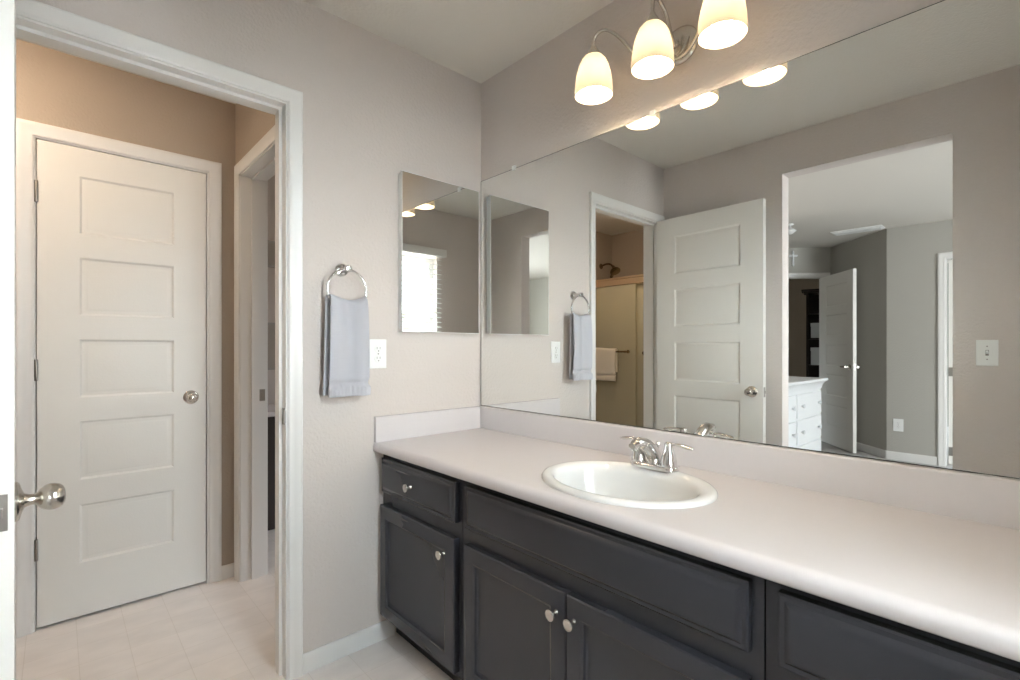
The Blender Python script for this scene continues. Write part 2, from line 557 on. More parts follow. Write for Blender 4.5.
def door_leaf(Wd, H, panels, mx, t=0.035):
    """slab in local coords (x from hinge, y 0..t, z 0..H) with recessed moulded panels on both faces."""
    mb = MB()
    xs = [0, mx, Wd - mx, Wd]
    zs = [0]
    for a, b in sorted(panels):
        zs += [a, b]
    zs.append(H)
    pan = {(round(a, 4), round(b, 4)) for a, b in panels}
    for side in (0, 1):
        def P(x, z, d):
            return (x, d if side == 0 else t - d, z)
        for i in range(3):
            for j in range(len(zs) - 1):
                x0, x1, z0, z1 = xs[i], xs[i + 1], zs[j], zs[j + 1]
                if i == 1 and (round(z0, 4), round(z1, 4)) in pan:
                    rs = []
                    for ins, d in ((0, 0), (0.004, 0.001), (0.012, 0.0075), (0.017, 0.008), (0.030, 0.0045), (0.034, 0.004)):
                        rs.append([P(x0 + ins, z0 + ins, d), P(x1 - ins, z0 + ins, d), P(x1 - ins, z1 - ins, d), P(x0 + ins, z1 - ins, d)])
                    mb.rings(rs, True, False, True)
                else:
                    mb.add([P(x0, z0, 0), P(x1, z0, 0), P(x1, z1, 0), P(x0, z1, 0)], [(0, 1, 2, 3)])
    for j in range(len(zs) - 1):
        for x in (0, Wd):
            mb.add([(x, 0, zs[j]), (x, t, zs[j]), (x, t, zs[j + 1]), (x, 0, zs[j + 1])], [(0, 1, 2, 3)])
    for i in range(3):
        for z in (0, H):
            mb.add([(xs[i], 0, z), (xs[i + 1], 0, z), (xs[i + 1], t, z), (xs[i], t, z)], [(0, 1, 2, 3)])
    return mb


PAN = [(0.227, 0.487), (0.588, 0.851), (0.946, 1.206), (1.304, 1.562), (1.657, 1.916)]


def knob_mb(c, d, scale=1.0):
    """egg-shaped knob with rose, at c, projecting along d."""
    k = scale
    return MB().lathe([(0.033 * k, 0), (0.033 * k, 0.003), (0.030 * k, 0.006), (0.019 * k, 0.009), (0.012 * k, 0.012), (0.0095 * k, 0.017), (0.0088 * k, 0.024), (0.0105 * k, 0.027), (0.016 * k, 0.031), (0.0205 * k, 0.037),
                       (0.0228 * k, 0.044), (0.0226 * k, 0.050), (0.0205 * k, 0.056), (0.0165 * k, 0.0605), (0.0115 * k, 0.063), (0.009 * k, 0.0635), (0.0075 * k, 0.0625), (0.003 * k, 0.063)],
                      c, d, 32)


def make_door(name, label, loc, rotz, Wd, H=2.035, panels=PAN, mx=0.130, knobs=(0,), knob_z=0.924, hinge_side=0, lever=False, hinges=(0.325, 1.073, 1.817)):
    o = obj(name, door_leaf(Wd, H, panels, mx), 'door', smooth=25, org=(0, 0, 0))
    o.location = loc
    o.rotation_euler = (0, 0, rotz)
    tag(o, label, 'door', kind='structure')
    t = 0.035
    for sd in knobs:
        y, d = ((0, (0, -1, 0)) if sd == 0 else (t, (0, 1, 0)))
        if lever:
            mb = MB().lathe([(0.03, 0), (0.03, 0.006), (0.024, 0.010), (0.010, 0.012), (0.010, 0.05), (0.004, 0.055)], (Wd - 0.064, y, knob_z), d, 24)
            yy = y + d[1] * 0.046
            mb.tube(spline([(Wd - 0.058, yy, knob_z), (Wd - 0.10, yy, knob_z), (Wd - 0.165, yy + d[1] * 0.006, knob_z - 0.003)], 5), [0.011] * 10 + [0.008], 12)
            obj('door_lever', mb, 'nickel', o)
        else:
            obj('door_knob', knob_mb((Wd - 0.064, y, knob_z), d), 'nickel', o)
    mb = MB().box((Wd - 0.0005, t / 2 - 0.0105, knob_z - 0.029), (Wd + 0.0015, t / 2 + 0.0105, knob_z + 0.029))
    mb.box((Wd, t / 2 - 0.006, knob_z - 0.008), (Wd + 0.008, t / 2 + 0.005, knob_z + 0.008))
    obj('latch_plate', mb, 'satin', o, bevel=0.0006)
    hy = 0 if hinge_side == 0 else t
    sg = -1 if hinge_side == 0 else 1
    for z in hinges:
        mb = MB().lathe([(0.0055, 0), (0.0062, 0.002), (0.0062, 0.087), (0.0055, 0.089)], (-0.002, hy + sg * 0.0045, z - 0.0445), (0, 0, 1), 14)
        mb.box((-0.003, 0.002, z - 0.044), (0.0006, t - 0.004, z + 0.044))
        obj('hinge', mb, 'satin', o)
    return o


make_door('door_2', 'closed narrow white five-panel door in the inner room', (-0.062, YL, 0.013), 0, 0.610)
d1 = make_door('door_1', 'open white five-panel bathroom door, its edge at the photo left', (-0.1135, 1.815, 0.013), R(-87.7), 0.706, knobs=(0, 1), knob_z=0.907)
bang = math.atan2(-0.627, 0.78)
make_door('door_3', 'open white bedroom door under the cross, seen in the mirror', (K.x + 0.085 * s2 + 0.012, K.y + 0.085 * s2, 0.013), bang, 0.76, H=2.04, mx=0.13, knobs=(0, 1), knob_z=0.95, lever=True)
make_door('door_4', 'white door standing ajar inside the frame at the reflected bedroom right', (XLW - 0.10, 0.660, 0.013), R(180), 0.76, H=2.04, knobs=(), hinge_side=1, hinges=(0.13, 0.925))

# strike plates on the jambs
o = obj('strike_plate', MB().box((DX1 - 0.0025, YA + 0.004, 0.905), (DX1 + 0.0002, YA + 0.032, 0.965)).box((DX1 - 0.006, YA - 0.004, 0.912), (DX1 - 0.0005, YA + 0.006, 0.958)), 'satin', bevel=0.0008)
tag(o, 'steel strike plate on the near doorway jamb, left of the towel', 'strike plate')
o = obj('strike_plate', MB().box((XE2 - 0.032, 2.7395, 0.905), (XE2 - 0.006, 2.7422, 0.965)).box((XE2 - 0.024, 2.7385, 0.923), (XE2 - 0.012, 2.7398, 0.947)), 'satin', bevel=0.0005)
tag(o, 'steel strike plate on the jamb of the side doorway', 'strike plate')

# ------------------------------------------------------------------ vanity cabinets
FT = 0.007
XF = 0.976       # face frame plane
ZB, ZT = 0.09, 0.7625


def slab_front(y0, y1, z0, z1):
    """raised drawer front with a stepped ogee edge; faces -x."""
    rs = []
    for ins, d in ((0, 0.0), (0, 0.010), (0.004, 0.0122), (0.012, 0.0125), (0.016, 0.0155), (0.024, 0.0190), (0.028, 0.0195)):
        x = XF - 0.0002 - (d + FT if ins or d else d)
        rs.append([(x, y0 + ins, z0 + ins), (x, y1 - ins, z0 + ins), (x, y1 - ins, z1 - ins), (x, y0 + ins, z1 - ins)])
    return MB().rings(rs, True, True, True)


def panel_front(y0, y1, z0, z1, st=0.058):
    rs = []
    for ins, d in ((0, 0.0), (0, 0.014), (0.003, 0.0175), (0.009, 0.019), (0.020, 0.0195), (st - 0.012, 0.0195), (st - 0.008, 0.017), (st - 0.003, 0.0155), (st - 0.001, 0.008), (st + 0.004, 0.004), (st + 0.007, 0.0035)):
        x = XF - 0.0002 - (d + FT if ins or d else d)
        rs.append([(x, y0 + ins, z0 + ins), (x, y1 - ins, z0 + ins), (x, y1 - ins, z1 - ins), (x, y0 + ins, z1 - ins)])
    return MB().rings(rs, True, True, True)


def cab_knob(y, z, parent):
    mb = MB().lathe([(0.0075, 0), (0.0065, 0.004), (0.0048, 0.008), (0.0048, 0.013), (0.008, 0.017), (0.0135, 0.0195), (0.0152, 0.0225), (0.0145, 0.0255), (0.011, 0.0272), (0.0095, 0.0266), (0.004, 0.0275)],
                    (XF - 0.0195 - FT, y, z), (-1, 0, 0), 24)
    return obj('cabinet_knob', mb, 'nickel', parent)


def cabinet_body(y0, y1):
    t = 0.016
    xb = XB - 0.012
    mb = MB()
    mb.box((XF + 0.019, y0, ZB), (xb, y0 + t, ZT)).box((XF + 0.019, y1 - t, ZB), (xb, y1, ZT))
    mb.box((XF + 0.019, y0 + t, ZB), (xb, y1 - t, ZB + t))
    mb.box((xb - 0.006, y0 + t, ZB + t), (xb, y1 - t, ZT))
    # face frame (stiles, rails) and the panel behind the fronts
    mb.box((XF, y0, ZB), (XF + 0.019, y1, ZT))
    mb.box((1.035, y0, 0.0), (1.05, y1, ZB), 1)
    return mb


def cabinet(label, y0, y1):
    r = thing('vanity_cabinet', label, 'cabinet', ((XF + XB) / 2, (y0 + y1) / 2, 0), group='dark vanity cabinets')
    obj('body', cabinet_body(y0, y1), ['cab', 'toe'], r, smooth=0, bevel=0.0008)
    return r


YS1, YS2 = 1.290, 0.356
r = cabinet('dark narrow vanity cabinet against the towel ring wall', YS1 + 0.0012, YA - 0.002)
d = obj('drawer', slab_front(1.308, 1.804, 0.604, 0.739), 'cab', r, smooth=25)
cab_knob(1.568, 0.671, d)
d = obj('door', panel_front(1.308, 1.804, 0.112, 0.553), 'cab', r, smooth=25)
cab_knob(1.358, 0.494, d)
r = cabinet('wide dark vanity cabinet with paired doors below the oval sink', YS2 + 0.0012, YS1 - 0.0012)
obj('false_drawer_front', slab_front(0.379, 1.255, 0.604, 0.739), 'cab', r, smooth=25)
d = obj('door', panel_front(0.8285, 1.255, 0.112, 0.553), 'cab', r, smooth=25)
cab_knob(0.858, 0.496, d)
d = obj('door', panel_front(0.379, 0.8255, 0.112, 0.553), 'cab', r, smooth=25)
cab_knob(0.797, 0.496, d)
r = cabinet('dark vanity cabinet at the bottom right corner, right of the sink unit', YD + 0.002, YS2 - 0.0012)
d = obj('drawer', slab_front(-0.165, 0.328, 0.604, 0.739), 'cab', r, smooth=25)
cab_knob(0.085, 0.671, d)
d = obj('door', panel_front(-0.165, 0.328, 0.112, 0.553), 'cab', r, smooth=25)
cab_knob(0.29, 0.494, d)

# ------------------------------------------------------------------ countertop with oval cut-out and splashes
SX, SY, SA, SBX = 1.172, 0.803, 0.252, 0.204
CZ0, CZ1 = 0.763, 0.801
r = thing('countertop', 'pale smooth vanity countertop running under the wide mirror', 'countertop', (1.2, 0.8, CZ0))
mb = MB()
ya, yb = YD + 0.001, YA - 0.001
prof = [(XB - 0.001, CZ0), (0.942, CZ0), (0.935, CZ0 + 0.002), (0.932, CZ0 + 0.006), (0.932, CZ1 - 0.018), (0.9335, CZ1 - 0.012), (0.938, CZ1 - 0.0055), (0.945, CZ1 - 0.0015), (0.954, CZ1)]
# underside and front edge
mb.rings([[Vector((x, y, z)) for x, z in prof] for y in (ya, yb)], closed=False, cap0=False, cap1=False)
NE = 64
hole = [Vector((SX + SBX * 0.93 * math.cos(2 * PI * k / NE), SY + SA * 0.93 * math.sin(2 * PI * k / NE))) for k in range(NE)]
outer = [Vector((0.954, ya)), Vector((XB - 0.001, ya)), Vector((XB - 0.001, yb)), Vector((0.954, yb))]
vs_, es_, fs_, *_ = delaunay_2d_cdt(outer + hole, [(i, (i + 1) % 4) for i in range(4)] + [(4 + i, 4 + (i + 1) % NE) for i in range(NE)], [], 0, 1e-6)
tf = []
for t in fs_:
    c = sum((vs_[i] for i in t), Vector((0, 0))) / len(t)
    if ((c.x - SX) / (SBX * 0.93)) ** 2 + ((c.y - SY) / (SA * 0.93)) ** 2 > 1.0 and 0.952 < c.x < XB:
        tf.append(tuple(t))
mb.add([(v.x, v.y, CZ1) for v in vs_], tf)
for y in (ya, yb):
    mb.add([(x, y, z) for x, z in prof] + [(XB - 0.001, y, CZ1)], [tuple(range(len(prof) + 1))])
# remove the underside inside the hole by leaving the sheet open: the basin hangs through it
mb.f = [f for f in mb.f]
o = obj('worktop', mb, 'counter', r, smooth=50)
bm = bmesh.new()
bm.from_mesh(o.data)
org = ORG[o.name]
kill = [f for f in bm.faces if abs(f.normal.z) > 0.99 and f.calc_center_median().z + org.z < CZ0 + 0.001 and f.calc_area() > 0.3]
bmesh.ops.delete(bm, geom=kill, context='FACES')
bm.to_mesh(o.data)
bm.free()


def splash_prof(th, h, n=4):
    rr = 0.006
    return [(0, 0), (th, 0)] + [(th - rr + rr * math.cos(a * PI / 2 / n), h - rr + rr * math.sin(a * PI / 2 / n)) for a in range(n + 1)] + [(0, h)]


BH = 0.1015
mb = MB().rings([[Vector((XB - 0.001 - t, y, CZ1 + 0.0003 + z)) for t, z in splash_prof(0.019, BH)] for y in (ya, yb)])
obj('backsplash', mb, 'counter', r, smooth=40)
mb = MB().rings([[Vector((x, YA - 0.001 - t, CZ1 + 0.0003 + z)) for t, z in splash_prof(0.019, BH)] for x in (0.935, XB - 0.0205)])
obj('side_splash', mb, 'counter', r, smooth=40)

# ------------------------------------------------------------------ sink
r = thing('sink', 'white oval drop-in sink in the vanity countertop', 'sink', (SX, SY, CZ1))
st = [(1.0, 0, 0.0005), (1.0, 0, 0.004), (0.985, 0, 0.0095), (0.955, 0, 0.0125), (0.91, 0, 0.0125), (0.87, -0.004, 0.010), (0.845, -0.007, 0.006),
      (0.825, -0.010, -0.002), (0.81, -0.012, -0.014), (0.79, -0.013, -0.035), (0.74, -0.013, -0.070), (0.64, -0.012, -0.102), (0.48, -0.010, -0.124), (0.28, -0.008, -0.134), (0.10, -0.006, -0.138)]
rs = []
for k, off, z in st:
    q = min(1, max(0, (1.0 - k) / 0.18))
    bb = SBX * k - 0.012 * q
    rs.append([Vector((SX + off * 1.2 + bb * math.cos(2 * PI * i / 72), SY + (SA * k) * math.sin(2 * PI * i / 72), CZ1 + z)) for i in range(72)])
# outer shell below the rim
for k, off, z in [(0.10, -0.006, -0.150), (0.30, -0.008, -0.147), (0.52, -0.010, -0.136), (0.69, -0.012, -0.110), (0.79, -0.012, -0.07), (0.84, -0.012, -0.03), (0.87, -0.008, 0.0003), (1.0, 0, 0.0005)]:
    bb = SBX * k - (0.012 if k < 0.9 else 0)
    rs.append([Vector((SX + off * 1.2 + bb * math.cos(2 * PI * i / 72), SY + (SA * k) * math.sin(2 * PI * i / 72), CZ1 + z)) for i in range(72)])
mb = MB().rings(rs, True, False, False)
obj('basin', mb, 'porcelain', r, smooth=60)
mb = MB().lathe([(0.026, -0.003), (0.028, 0.001), (0.024, 0.003), (0.018, 0.0005), (0.010, 0.001), (0.008, 0.006), (0.003, 0.0075)], (SX - 0.008, SY, CZ1 - 0.1365), (0, 0, 1), 28)
obj('drain', mb, 'chrome', r)

# ------------------------------------------------------------------ faucet
FX, FY, FZ = 1.343, 0.812, CZ1 + 0.0127
r = thing('faucet', 'chrome two-handle faucet on the back ledge of the oval sink', 'faucet', (FX, FY, FZ))


def stadium(hl, hw, z, n=12):
    pts = []
    for k in range(n + 1):
        a = -PI / 2 + PI * k / n
        pts.append((FX + hw * math.sin(-a + 0) * 1.0, FY + hl - hw + hw * math.cos(a), z))
    for k in range(n + 1):
        a = -PI / 2 + PI * k / n
        pts.append((FX + hw * math.sin(a), FY - hl + hw - hw * math.cos(a), z))
    return [Vector(p) for p in pts]


mb = MB().rings([stadium(0.078, 0.027, FZ), stadium(0.078, 0.027, FZ + 0.009), stadium(0.076, 0.0255, FZ + 0.013), stadium(0.072, 0.022, FZ + 0.015)])
obj('base_plate', mb, 'chrome', r, smooth=40)
# spout: swept oval body, broad at the base, arching out over the basin
rs = []
for i in range(19):
    t = i / 18
    x = FX + 0.018 - 0.134 * t
    top = 0.050 + 0.042 * math.sin(min(1, t * 1.35) * PI / 2) - 0.012 * max(0, (t - 0.62) / 0.38) ** 2
    hh = 0.027 * (1 - t) ** 1.2 + 0.0095
    if t < 0.12:
        top -= 0.016 * (1 - t / 0.12) ** 2
    hw = 0.0205 - 0.0065 * t
    k = 1.0
    if t > 0.94:
        k = 0.80
    cz = top - hh
    rs.append([Vector((x, FY + hw * k * math.copysign(abs(math.cos(2 * PI * j / 24)) ** 0.8, math.cos(2 * PI * j / 24)), FZ + 0.010 + cz + hh * k * math.copysign(abs(math.sin(2 * PI * j / 24)) ** 0.8, math.sin(2 * PI * j / 24)))) for j in range(24)])
mb = MB().rings(rs)
mb.lathe([(0.0095, 0), (0.0105, 0.003), (0.0105, 0.012), (0.009, 0.016)], (FX - 0.104, FY, FZ + 0.066), (0, 0, 1), 20)
mb.lathe([(0.022, 0), (0.021, 0.014), (0.018, 0.03)], (FX + 0.002, FY, FZ + 0.012), (0, 0, 1), 24)
sp = obj('spout', mb, 'chrome', r, smooth=50)
mb = MB().lathe([(0.0035, 0), (0.0035, 0.05), (0.007, 0.052), (0.008, 0.057), (0.006, 0.062), (0.002, 0.064)], (FX + 0.026, FY, FZ + 0.012), (0, 0, 1), 16)
obj('lift_rod', mb, 'chrome', r)
for sg in (1, -1):
    hy = FY + sg * 0.0508
    mb = MB().lathe([(0.0245, 0), (0.0245, 0.006), (0.0235, 0.012), (0.0225, 0.020), (0.0195, 0.034), (0.0150, 0.048), (0.0125, 0.056), (0.0120, 0.062), (0.0125, 0.066), (0.010, 0.071), (0.004, 0.073)], (FX, hy, FZ + 0.012), (0, 0, 1), 24)
    pl = spline([(FX, hy + sg * 0.004, FZ + 0.077), (FX + 0.002, hy + sg * 0.025, FZ + 0.080), (FX + 0.004, hy + sg * 0.050, FZ + 0.076), (FX + 0.006, hy + sg * 0.074, FZ + 0.072)], 6)
    mb.tube(pl, [0.0075, 0.0072, 0.0068, 0.0064, 0.0062, 0.0062, 0.0064, 0.0068, 0.0073, 0.0078, 0.0082, 0.0085, 0.0087, 0.0088, 0.0088, 0.0086, 0.008, 0.007, 0.0045], 14, flat=0.62)
    obj('handle', mb, 'chrome', r, smooth=50)

# ------------------------------------------------------------------ wide mirror
MY0, MY1, MZ0, MZ1 = -0.16, 1.819, 0.9045, 1.970
r = thing('wall_mirror', 'wide frameless mirror above the vanity countertop', 'mirror', (XB, (MY0 + MY1) / 2, MZ0))
mb = MB()
mb.box((XB - 0.0065, MY0, MZ0), (XB - 0.0008, MY1, MZ1), 1)
q = XB - 0.0066
mb.add([(q, MY0 + 0.002, MZ0 + 0.0022), (q, MY1 - 0.0022, MZ0 + 0.0022), (q, MY1 - 0.0022, MZ1 - 0.002), (q, MY0 + 0.002, MZ1 - 0.002)], [(0, 1, 2, 3)], 0)
obj('mirror_glass', mb, ['mirror', 'mirror_edge'], r, smooth=0)
for y in (1.588, 0.9, 0.12):
    mb = MB().box((XB - 0.011, y - 0.010, MZ1 - 0.008), (XB - 0.0072, y + 0.010, MZ1 + 0.004)).box((XB - 0.011, y - 0.010, MZ1 + 0.0005), (XB - 0.0005, y + 0.010, MZ1 + 0.012))
    obj('mirror_clip', mb, 'plate', r, bevel=0.001)

# ------------------------------------------------------------------ medicine cabinet
AX0, AX1, AZ0, AZ1, AYF = 1.042, 1.448, 1.245, 1.908, 1.788
r = thing('medicine_cabinet', 'mirrored medicine cabinet on the towel ring wall', 'cabinet', ((AX0 + AX1) / 2, YA, AZ0))
mb = MB().box((AX0 + 0.004, AYF + 0.012, AZ0 + 0.004), (AX1 - 0.004, YA - 0.0008, AZ1 - 0.004))
obj('cabinet_box', mb, 'plate', r, bevel=0.001)
mb = MB().box((AX0, AYF + 0.0004, AZ0), (AX1, AYF + 0.011, AZ1), 1)
q = AYF + 0.0002
bv = 0.002
mb.add([(AX0 + bv, q, AZ0 + bv), (AX1 - bv, q, AZ0 + bv), (AX1 - bv, q, AZ1 - bv), (AX0 + bv, q, AZ1 - bv)], [(0, 1, 2, 3)], 0)
d = obj('mirror_door', mb, ['mirror', 'plate'], r, smooth=0)

# ------------------------------------------------------------------ vanity light: three shades on scrolled arms
r = thing('vanity_light', 'brushed nickel three-lamp wall light above the wide mirror', 'wall lamp', (XB, 0.812, 2.165))
PY, PZ = 0.800, 2.158
mb = MB().lathe([(0.060, 0.001), (0.060, 0.006), (0.056, 0.012), (0.045, 0.018), (0.030, 0.022), (0.012, 0.024)], (XB, PY, PZ), (-1, 0, 0), 36)
pl = obj('backplate', mb, 'nickel', r)
mb = MB().lathe([(0.009, 0), (0.010, 0.008), (0.013, 0.014), (0.011, 0.021), (0.004, 0.024)], (XB - 0.022, PY, PZ - 0.012), (-1, 0, 0), 20)
obj('finial', mb, 'nickel', pl)
LX = 1.335
LZ = 2.030
shades = [1.034, 0.811, 0.597]
for i, y in enumerate(shades):
    zt = LZ + 0.136
    sg = 1 if i == 0 else -1
    if i == 1:
        pts = [(XB - 0.020, PY, PZ + 0.01), (XB - 0.040, PY, PZ - 0.018), (XB - 0.062, PY + 0.002, PZ + 0.015), (XB - 0.085, PY + 0.006, PZ + 0.068), (XB - 0.118, y, PZ + 0.098), (LX + 0.006, y, PZ + 0.088), (LX, y, PZ + 0.058), (LX, y, zt + 0.012)]
    else:
        pts = [(XB - 0.020, PY - sg * 0.034, PZ + 0.006), (XB - 0.030, PY - sg * 0.026, PZ - 0.028), (XB - 0.040, PY + sg * 0.002, PZ - 0.058), (XB - 0.052, PY + sg * 0.045, PZ - 0.062),
               (XB - 0.072, PY + sg * 0.092, PZ - 0.034), (XB - 0.096, PY + sg * 0.130, PZ + 0.010), (XB - 0.122, PY + sg * 0.160, PZ + 0.054), (LX + 0.010, PY + sg * 0.188, PZ + 0.078), (LX + 0.002, y - sg * 0.016, PZ + 0.078), (LX, y, PZ + 0.058), (LX, y, zt + 0.012)]
    obj('arm', MB().tube(spline(pts, 8), 0.0056, 12), 'nickel', r, smooth=60)
    mb = MB().lathe([(0.024, -0.012), (0.0245, -0.004), (0.022, 0.006), (0.016, 0.018), (0.0095, 0.026), (0.0085, 0.032)], (LX, y, zt), (0, 0, 1), 24)
    obj('socket_cap', mb, 'nickel', r)
    mb = MB().lathe([(0.0610, 0.001), (0.0625, 0.0), (0.0632, 0.003), (0.0628, 0.020), (0.0610, 0.045), (0.0570, 0.072), (0.0500, 0.098), (0.0405, 0.119), (0.0300, 0.131), (0.0220, 0.136)], (LX, y, LZ), (0, 0, 1), 48, cap0=False, cap1=False)
    obj('lamp_shade', mb, 'shade', r, smooth=60)
    pr = [(0.014, 0.105), (0.014, 0.088), (0.021, 0.076), (0.0285, 0.060), (0.030, 0.050), (0.0285, 0.038), (0.023, 0.028), (0.014, 0.0215), (0.004, 0.0195)]
    mb = MB().lathe(pr, (LX, y, LZ), (0, 0, 1), 28)
    obj('bulb', mb, 'bulb', r, smooth=60)

# ------------------------------------------------------------------ towel ring and towel
RX, RY, RZ, RR = 0.801, 1.772, 1.397, 0.0755
r = thing('towel_ring', 'chrome towel ring on the wall right of the doorway', 'towel ring', (RX, YA, RZ + RR))
mb = MB().lathe([(0.026, 0.0006), (0.026, 0.005), (0.022, 0.010), (0.013, 0.013), (0.010, 0.020), (0.010, 0.040), (0.013, 0.045), (0.014, 0.058), (0.012, 0.066), (0.005, 0.069)], (RX, YA, RZ + RR + 0.004), (0, -1, 0), 28)
obj('mount', mb, 'chrome', r)
obj('ring', MB().torus((RX, RY, RZ), RR, 0.0048, (0, 1, 0)), 'chrome', r, smooth=70)


def towel(x, yc, ztop, dip, zb_front, zb_back, w_top, w_bot, shift_back, gap, cols=44, seed=1, folds=0.007):
    """one sheet hung over a ring or bar: rows run from the front hem up, over, and down behind."""
    rnd = random.Random(seed)
    ph = [rnd.uniform(0, 6) for _ in range(3)]
    rows = []
    N = 44
    for i in range(N + 1):
        s = i / N
        rows.append(('f', s))
    for i in range(1, 7):
        rows.append(('t', i / 7))
    for i in range(N + 1):
        rows.append(('b', 1 - i / N))
    v = []
    for typ, s in rows:
        for c in range(cols + 1):
            u = -1 + 2 * c / cols
            zt = ztop - dip * (1 - u * u) - 0.004 * math.sin(3 * u + ph[0])
            wf = w_top + (w_bot - w_top) * (1 - s) ** 0.7 if typ != 't' else w_top
            fold = folds * (0.6 + 0.4 * s) * (math.sin(2.6 * u * PI / 2 + ph[1]) + 0.5 * math.sin(6.2 * u + ph[2]))
            if typ == 'f':
                z = zb_front + (zt - zb_front) * s
                y = yc - gap - fold - 0.006 * math.sin(s * PI)
                X = x + u * wf / 2
                hem = (z - zb_front)
                if hem < 0.040:
                    y -= 0.004
                    X = x + u * (wf / 2 + 0.003)
                    if hem > 0.012:
                        y -= 0.0022 * (1 if int((u + 1) * 11) % 2 else 0)
                elif hem < 0.060:
                    y += 0.007
                    X = x + u * (wf / 2 - 0.002)
            elif typ == 't':
                a = s * PI
                z = zt + gap * math.sin(a) * 0.9
                y = yc - gap * math.cos(a) - fold * math.cos(a)
                X = x + u * wf / 2 + shift_back * s
            else:
                z = zb_back + (zt - zb_back) * s
                y = yc + gap + 0.3 * fold
                X = x + u * wf / 2 + shift_back * (1 + 0.4 * (1 - s))
                if z - zb_back < 0.06:
                    X += u * 0.002
            v.append((X, y, z))
    n = cols + 1
    f = []
    for i in range(len(rows) - 1):
        for c in range(cols):
            f.append((i * n + c, i * n + c + 1, (i + 1) * n + c + 1, (i + 1) * n + c))
    return MB().add(v, f)


mb = towel(RX + 0.001, RY, 1.358, 0.012, 0.998, 1.004, 0.146, 0.158, -0.005, 0.014, folds=0.0085)
o = obj('hand_towel', mb, 'towel', smooth=70)
sm = o.modifiers.new('thick', 'SOLIDIFY')
sm.thickness = 0.009
sm.offset = 0.0
sb = o.modifiers.new('smooth', 'SUBSURF')
sb.levels = sb.render_levels = 1
tag(o, 'white terry hand towel hanging from the chrome ring', 'towel')

# ------------------------------------------------------------------ outlets, switch


def wall_plate(name, label, cat, c, ux, n, w, h, kind_):
    """c centre on the wall; ux across; n out of the wall."""
    c, ux, n = Vector(c), Vector(ux), Vector(n)
    up = Vector((0, 0, 1))
    r = thing(name, label, cat, c)

    def bx(mb, a0, a1, b0, b1, t0, t1, mi=0):
        mb.add([c + ux * a + up * b + n * t for b in (b0, b1) for a, t in ((a0, t0), (a1, t0), (a1, t1), (a0, t1))],
               [(0, 3, 2, 1), (4, 5, 6, 7), (0, 1, 5, 4), (1, 2, 6, 5), (2, 3, 7, 6), (3, 0, 4, 7)], mi)
    mb = MB()
    bx(mb, -w / 2, w / 2, -h / 2, h / 2, 0.0008, 0.006)
    obj('plate', mb, 'plate', r, smooth=30, bevel=0.002)
    if kind_ == 'outlet':
        for s in (1, -1):
            mb = MB().lathe([(0.0165, 0.0055), (0.0165, 0.0075), (0.0155, 0.0082)], c + up * s * 0.0195, n, 28)
            z = s * 0.0195
            bx(mb, -0.0075, -0.0055, z - 0.001, z + 0.008, 0.0078, 0.0086, 1)
            bx(mb, 0.0055, 0.0075, z - 0.001, z + 0.008, 0.0078, 0.0086, 1)
            mb.lathe([(0.0026, 0.0078), (0.0026, 0.0086)], c + up * (z - 0.008), n, 12, mi=1)
            obj('socket', mb, ['plate', 'slot'], r)
        mb = MB().lathe([(0.003, 0.005), (0.003, 0.0068), (0.001, 0.0074)], c, n, 12)
        obj('screw', mb, 'satin', r)
    else:
        mb = MB()
        bx(mb, -0.0055, 0.0055, -0.013, 0.013, 0.0055, 0.0066, 1)
        mb.add([c + ux * a + up * b + n * t for a, b, t in [(-0.0045, -0.004, 0.006), (0.0045, -0.004, 0.006), (0.0045, 0.006, 0.006), (-0.0045, 0.006, 0.006), (-0.0038, 0.005, 0.018), (0.0038, 0.005, 0.018), (0.0038, 0.011, 0.017), (-0.0038, 0.011, 0.017)]],
               [(0, 3, 2, 1), (4, 5, 6, 7), (0, 1, 5, 4), (1, 2, 6, 5), (2, 3, 7, 6), (3, 0, 4, 7)])
        obj('toggle', mb, ['plate', 'slot'], r)
        for s in (1, -1):
            obj('screw', MB().lathe([(0.003, 0.005), (0.003, 0.0068), (0.001, 0.0074)], c + up * s * 0.030, n, 12), 'satin', r)
    return r


wall_plate('wall_outlet', 'white duplex outlet on the wall beside the hand towel', 'outlet', (0.952, YA, 1.155), (1, 0, 0), (0, -1, 0), 0.073, 0.117, 'outlet')
wall_plate('light_switch', 'white toggle light switch plate in the mirror, right of the bedroom opening', 'light switch', (XC, 0.183, 1.156), (0, 1, 0), (1, 0, 0), 0.075, 0.119, 'switch')
wall_plate('wall_outlet', 'white outlet low on the reflected pale grey bedroom wall', 'outlet', (XLW, 1.043, 0.371), (0, 1, 0), (1, 0, 0), 0.085, 0.13, 'outlet')

# ------------------------------------------------------------------ bathroom window and blind
mb = MB()
fw = 0.045
mb.box((WX0, YD2 + 0.01, WZ0), (WX0 + fw, YD2 + 0.06, WZ1)).box((WX1 - fw, YD2 + 0.01, WZ0), (WX1, YD2 + 0.06, WZ1))
mb.box((WX0 + fw, YD2 + 0.01, WZ0), (WX1 - fw, YD2 + 0.06, WZ0 + fw)).box((WX0 + fw, YD2 + 0.01, WZ1 - fw), (WX1 - fw, YD2 + 0.06, WZ1))
mb.box((WX0 + fw, YD2 + 0.015, 1.38), (WX1 - fw, YD2 + 0.055, 1.42))
w1 = struct('window_1', mb, 'trim', 'white framed bathroom window behind the blind, seen in the medicine cabinet', 'window', smooth=0, bevel=0.003)
mb = MB().box((WX0 + fw, YD2 + 0.033, WZ0 + fw), (WX1 - fw, YD2 + 0.037, 1.38)).box((WX0 + fw, YD2 + 0.033, 1.42), (WX1 - fw, YD2 + 0.037, WZ1 - fw))
obj('pane', mb, 'pane', w1, smooth=0)
